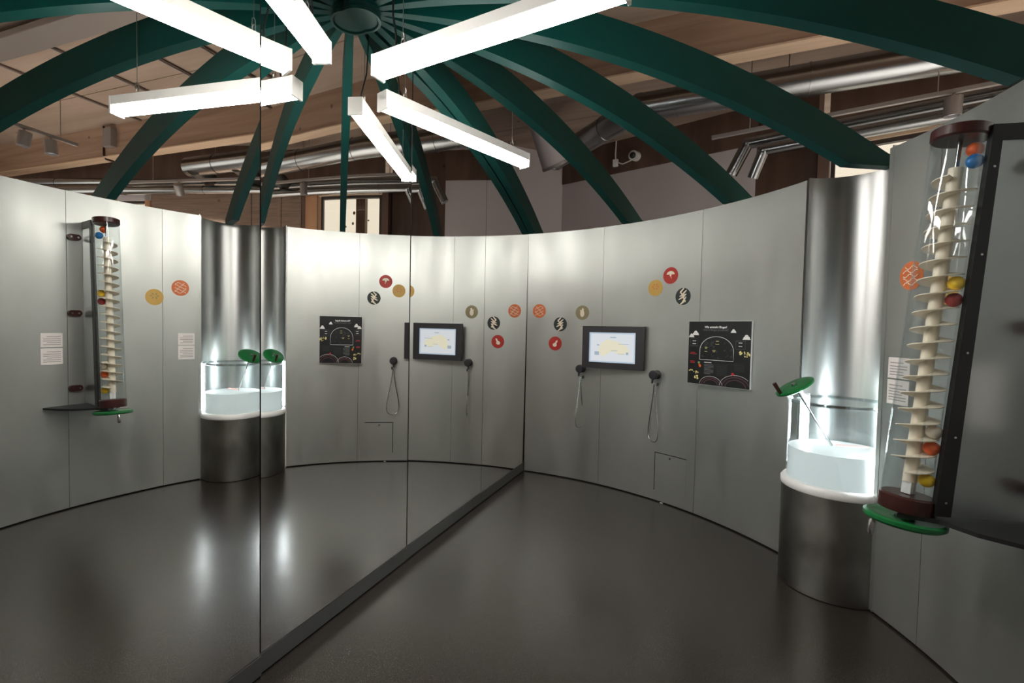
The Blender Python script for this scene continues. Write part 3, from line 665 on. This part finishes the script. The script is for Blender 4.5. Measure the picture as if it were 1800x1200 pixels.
# small white strip at the wall foot
tp = MB().arc(28.8, 29.3, RR-0.012, RR-0.001, 0.001, 0.006, 2).build('white_strip', 'paper'); tag(tp, 'tiny white strip at the foot of the curved wall', 'tape')

# round stickers
def wall_map(pts, th, z, off):     # flat (x right, y up) points laid on the curved wall
    return [pol(th+math.degrees(x/RR), RR-off, z+y) for x, y in pts]
def sticker(th, z, colr, motif, mcol, lab, r=0.064):
    n = 40; me = MB(); ring = [(r*math.cos(2*PI*i/n), r*math.sin(2*PI*i/n)) for i in range(n)]
    fr = wall_map(ring, th, z, 0.0016); bk_ = wall_map(ring, th, z, 0.0002); c = wall_map([(0, 0)], th, z, 0.0016)
    me.add(fr+bk_+c, [(i, (i+1) % n, n+(i+1) % n, n+i) for i in range(n)]+[(2*n, i, (i+1) % n) for i in range(n)])
    t = thing('wall_sticker', lab, 'sticker', pol(th, RR, z), 'round stickers on the curved wall')
    base = me.build('disc', colr, t)
    def part(name, polys, mt, off=0.0022):
        b = MB()
        for i, pg in enumerate(polys):
            p = wall_map(pg, th, z, off+0.0002*i); b.add(p, [tuple(range(len(p)))])
        o = b.build(name, mt, t)
        if len(polys) > 1: o['kind'] = 'stuff'
    def ell(cx_, cy_, a, b_, rot=0, n_=18, t0=0, t1=2*PI):
        out = []
        for i in range(n_):
            t_ = t0+(t1-t0)*i/(n_-1 if t1-t0 < 6.2 else n_); x, y = a*math.cos(t_), b_*math.sin(t_); out.append((cx_+x*math.cos(rot)-y*math.sin(rot), cy_+x*math.sin(rot)+y*math.cos(rot)))
        return out
    if motif == 'mushroom': part('mushroom', [ell(0, 0.008, 0.034, 0.026, 0, 18, 0, PI), [(-0.006, 0.008), (-0.008, -0.004), (0.0, -0.007), (0.008, -0.004), (0.006, 0.008)], [(0.001, -0.009), (0.004, -0.022), (0.008, -0.022), (0.006, -0.009)]], mcol)
    elif motif == 'pear': part('pear', [ell(-0.004, -0.012, 0.020, 0.018, 0.3), ell(0.010, 0.012, 0.009, 0.022, -0.5)], mcol)
    elif motif == 'leaf':
        ps = []
        for k in range(6):
            a = 0.7+k*0.0; y = -0.045+0.018*k
            x = 0.01*math.sin(k*2.1); ps.append(ell(x, y, 0.034-0.002*abs(k-2), 0.0062, 0.55+0.35*math.sin(k*1.7), 12))
        ps.append(ell(0.0, 0.0, 0.052, 0.006, 2.1, 12)); part('leaf_veins', ps, mcol)
    elif motif == 'jar': part('jar', [ell(0, -0.008, 0.020, 0.030), ell(0.004, 0.026, 0.010, 0.014), ell(-0.012, 0.012, 0.006, 0.016, 0.5)], mcol)
    elif motif == 'squiggle':
        ps = []
        for k in range(5):
            for j in range(7):
                xx = -0.036+0.012*j; yy = -0.036+0.018*k+0.006*math.sin(j*1.4+k*2)
                if xx*xx+yy*yy < 0.052**2: ps.append(ell(xx, yy, 0.0075, 0.0024, 0.8*math.cos(j*1.4+k*2), 8))
        part('squiggles', ps, mcol)
    elif motif == 'grain':
        ps = [ell(0.024*math.cos(k*1.05), 0.010+0.018*math.sin(k*1.05), 0.010, 0.004, k*1.05, 10) for k in range(6)]; part('grains', ps, mcol)
sticker(1.65, 1.52, 'orange', 'squiggle', 'palecream', 'orange round sticker nearest to the mirror corner')
sticker(6.4, 1.40, 'leafdark', 'leaf', 'palecream', 'dark leaf patterned round sticker left of the monitor')
sticker(5.35, 1.223, 'red', 'pear', 'palecream', 'red round sticker with pale figure low beside the monitor')
sticker(11.2, 1.504, 'olive', 'jar', 'palecream', 'olive grey round sticker above the monitor corner')
sticker(26.5, 1.693, 'ochre', 'grain', 'orange', 'ochre round sticker beside the red mushroom sticker')
sticker(29.45, 1.781, 'red', 'mushroom', 'palecream', 'red round sticker with white mushroom')
sticker(32.0, 1.616, 'leafdark', 'leaf', 'palecream', 'dark leaf patterned round sticker above the information board')
sticker(68.3, 1.62, 'orange', 'squiggle', 'palecream', 'orange round sticker behind the screw tube')
sticker(72.5, 1.535, 'ochre', 'grain', 'olive', 'ochre round sticker next to the screw tube')
# white text cards
def card(t0, t1, z0, z1, lab, rows, first):
    o = MB().arc(t0, t1, RR-0.003, RR-0.0002, z0, z1, 4).build('text_card', 'paper'); tag(o, lab, 'card', 'white text cards'); zz = z1-0.022
    for k in range(rows):
        MB().arc(t0+0.25, t1-(0.3 if k % 3 else 0.8), RR-0.0036, RR-0.003, zz-0.004, zz, 3).build('text_line', 'ink', o); zz -= 0.013 if k else 0.016
card(65.95, 68.72, 1.154, 1.250, 'upper white text card beside the steel niche', 5, True)
card(65.95, 68.72, 1.034, 1.146, 'lower white text card beside the steel niche', 6, False)
card(85.88, 88.75, 1.154, 1.250, 'upper white text card beyond the screw tube', 5, True)
card(85.88, 88.75, 1.034, 1.146, 'lower white text card beyond the screw tube', 6, False)

# ================================================================== HALL SERVICES
def duct(name, pts, r, mt, lab, rings=0.9, cat='duct', group=None):
    t = thing(name, lab, cat, pts[0], group); P = [Vector(p) for p in pts]
    for i in range(len(P)-1):
        MB().cyl(P[i], P[i+1], r, 28).build('pipe', mt, t, smooth=40)
        L = (P[i+1]-P[i]).length; d = (P[i+1]-P[i])/L; k = rings*0.5
        while k < L:
            MB().cyl(P[i]+d*k, P[i]+d*(k+0.014), r+0.006, 28).build('joint_ring', mt, t, smooth=40); k += rings
    for i in range(1, len(P)-1): MB().sphere(P[i], r+0.004, 24, 12).build('elbow', mt, t, smooth=80)
    return t
d0 = duct('ventilation_duct', [(4.75, 2.86, 3.40), (0.93, 2.90, 3.40), (-0.20, 3.95, 3.40)], 0.125, 'duct', 'large galvanised ventilation duct bending below the glulam beam', 1.0)
for x in (1.3, 2.1, 3.2, 4.3): MB().cyl((x, 2.88, 3.52), (x, 2.88, ZC), 0.005, 8).build('hanger_rod', 'chain', d0)
duct('branch_duct', [(4.58, 2.80, 3.36), (4.80, 3.32, 3.30)], 0.10, 'darkduct', 'dark flexible duct branching off the far end of the large duct', 5, 'duct', 'dark branch ducts')
duct('branch_duct', [(3.90, 2.85, 3.36), (4.05, 3.32, 3.30)], 0.10, 'darkduct', 'dark flexible duct branching off the large duct nearer the window', 5, 'duct', 'dark branch ducts')
def off(x, d): return (x-0.25*d, W(x)[1]-0.97*d)
duct('silver_pipe', [(*off(8.9, 0.30), 3.30), (*off(1.95, 0.30), 3.30), (*off(1.80, 0.26), 3.02)], 0.060, 'duct', 'upper silver pipe running along the timber wall', 1.2, 'pipe', 'silver pipes along the timber wall')
duct('silver_pipe', [(*off(8.9, 0.42), 3.14), (*off(2.12, 0.42), 3.16), (*off(2.02, 0.36), 2.92)], 0.055, 'duct', 'lower silver pipe running along the timber wall', 1.2, 'pipe', 'silver pipes along the timber wall')
co = thing('white_fabric_duct', 'pale grey conical duct end hanging before the white wall', 'duct', (-0.15, 3.3, 3.05))
MB().cyl((0.0, 3.42, 3.16), (-0.22, 3.10, 3.80), 0.17, 28, 0.10).build('cone', 'white', co, smooth=40)
for dx in (-0.12, 0.10): MB().cyl((-0.11+dx, 3.26, 3.50), (-0.11+dx, 3.26, ZC), 0.004, 8).build('hanger_rod', 'chain', co)
MB().cyl((0.002, 3.424, 3.155), (-0.006, 3.41, 3.18), 0.175, 28).build('hem', 'trackgrey', co, smooth=40)
def track(a, b, lab, rods):
    t = thing('light_track', lab, 'light track', a); a, b = Vector(a), Vector(b); d = b-a; rz = math.atan2(d.y, d.x); c = (a+b)/2
    MB().box(c, (d.length, 0.035, 0.03), rz).build('rail', 'trackgrey', t, bevel=0.002)
    for k in rods: p = a+d*k; MB().cyl(p+Vector((0, 0, 0.015)), (p.x, p.y, ZC), 0.004, 8).build('hanger_rod', 'chain', t)
    return t
track((1.54, 3.12, 3.12), (5.3, 2.42, 3.12), 'grey light track hanging in front of the silver pipes', (0.08, 0.4, 0.9))
track((4.28, 0.30, 3.12), (4.38, 1.32, 3.12), 'short grey light track with two spotlights near the beam', (0.1, 0.85))
def spot(p, aim, lab, power=500):
    p = Vector(p); d = (Vector(aim)-p).normalized(); t = thing('spotlight', lab, 'spotlight', p, 'track spotlights')
    MB().cyl(p, p+Vector((0, 0, -0.045)), 0.010, 10).build('stem', 'trackgrey', t, smooth=60)
    c = p+Vector((0, 0, -0.085)); MB().lathe([(0, -0.06), (0.050, -0.06), (0.052, -0.055), (0.052, 0.075), (0.046, 0.075), (0.044, 0.055), (0, 0.055)], c, 24, d).build('can', 'trackgrey', t, smooth=40)
    MB().cyl(c+d*0.0555, c+d*0.057, 0.033, 20).build('lens', 'screenwhite', t)
    l = bpy.data.lights.new('spot_beam', 'SPOT'); l.energy = power; l.spot_size = rad(95); l.spot_blend = 0.6; l.color = (1, 0.93, 0.85); l.shadow_soft_size = 0.03
    o = bpy.data.objects.new('spot_beam', l); COL.objects.link(o); o.location = c+d*0.075; o.rotation_euler = d.to_track_quat('-Z', 'Y').to_euler()
spot((3.13, 2.825, 3.105), (3.1, 3.0, 0), 'grey can spotlight on the long track before the window', 70)
spot((4.55, 2.56, 3.105), (5.2, 3.6, 1.5), 'grey can spotlight on the long track by the slatted veneer', 160)
spot((4.34, 0.86, 3.105), (4.6, 0.5, 0), 'grey can spotlight first on the short track')
spot((4.36, 1.08, 3.105), (4.2, 1.2, 0), 'grey can spotlight second on the short track')
# security camera on the fascia
sc_ = thing('security_camera', 'small white dome security camera with cable on the fascia', 'security camera', (0.62, 4.86, 3.62))
p = Vector((0.64, 4.88, 3.63)); MB().cyl(p, p+Vector((-0.03, -0.11, -0.015)), 0.062, 24).build('body', 'whiteplastic', sc_, smooth=40)
MB().sphere(p+Vector((-0.032, -0.112, -0.016)), 0.040, 20, 12).build('lens_dome', 'charcoal', sc_, smooth=80)
MB().box((0.36, 4.955, 3.60), (0.07, 0.06, 0.09)).build('junction_box', 'whiteplastic', sc_, bevel=0.004)
MB().tube([(0.39, 4.93, 3.60), (0.46, 4.90, 3.56), (0.55, 4.88, 3.58), (0.60, 4.87, 3.60)], 0.008, 8).build('cable', 'whiteplastic', sc_, smooth=60)
MB().tube([(0.36, 4.955, 3.64), (0.355, 4.955, 3.72), (0.36, 4.96, ZC-0.005)], 0.010, 8).build('conduit', 'whiteplastic', sc_, smooth=60)
# tray, conduits, box
ty = thing('cable_tray', 'pale grey cable tray under the timber ceiling', 'cable tray', (3.6, 0.76, ZC-0.1))
MB().box((3.6, 0.76, ZC-0.11), (4.6, 0.24, 0.008)).build('tray_floor', 'trackgrey', ty)
for s in (-1, 1): MB().box((3.6, 0.76+s*0.12, ZC-0.085), (4.6, 0.006, 0.05)).build('tray_side', 'trackgrey', ty)
for x in (2.2, 3.4, 4.6): MB().box((x, 0.76, ZC-0.05), (0.03, 0.03, 0.1)).build('bracket', 'trackgrey', ty)
for x, y0, y1, lab in ((3.35, 0.9, 2.43, 'thin conduit pair left of the cable tray bracket'), (4.15, 0.9, 2.43, 'thin conduit pair over the short light track'), (5.05, 0.9, 2.43, 'thin conduit pair ending at the grey switch box'), (2.75, 0.9, 2.43, 'thin conduit pair nearest the dome')):
    cdt = thing('conduit', lab, 'conduit', (x, y0, ZC-0.02), 'ceiling conduits')
    for s in (0, 0.035): MB().cyl((x+s, y0, ZC-0.012), (x+s, y1, ZC-0.012), 0.009, 8).build('pipe', 'trackgrey' if s else 'brownwall', cdt, smooth=60)
sb = thing('switch_box', 'grey switch box with bent conduit on the glulam beam face', 'switch box', (5.62, 2.38, 3.62))
MB().box((5.62, 2.40, 3.72), (0.16, 0.08, 0.24)).build('box', 'trackgrey', sb, bevel=0.006)
MB().tube([(5.78, 2.425, ZC-0.004), (5.78, 2.425, 3.52), (5.78, 2.45, 3.475), (5.78, 2.62, 3.47)], 0.012, 8).build('conduit', 'brown', sb, smooth=60)
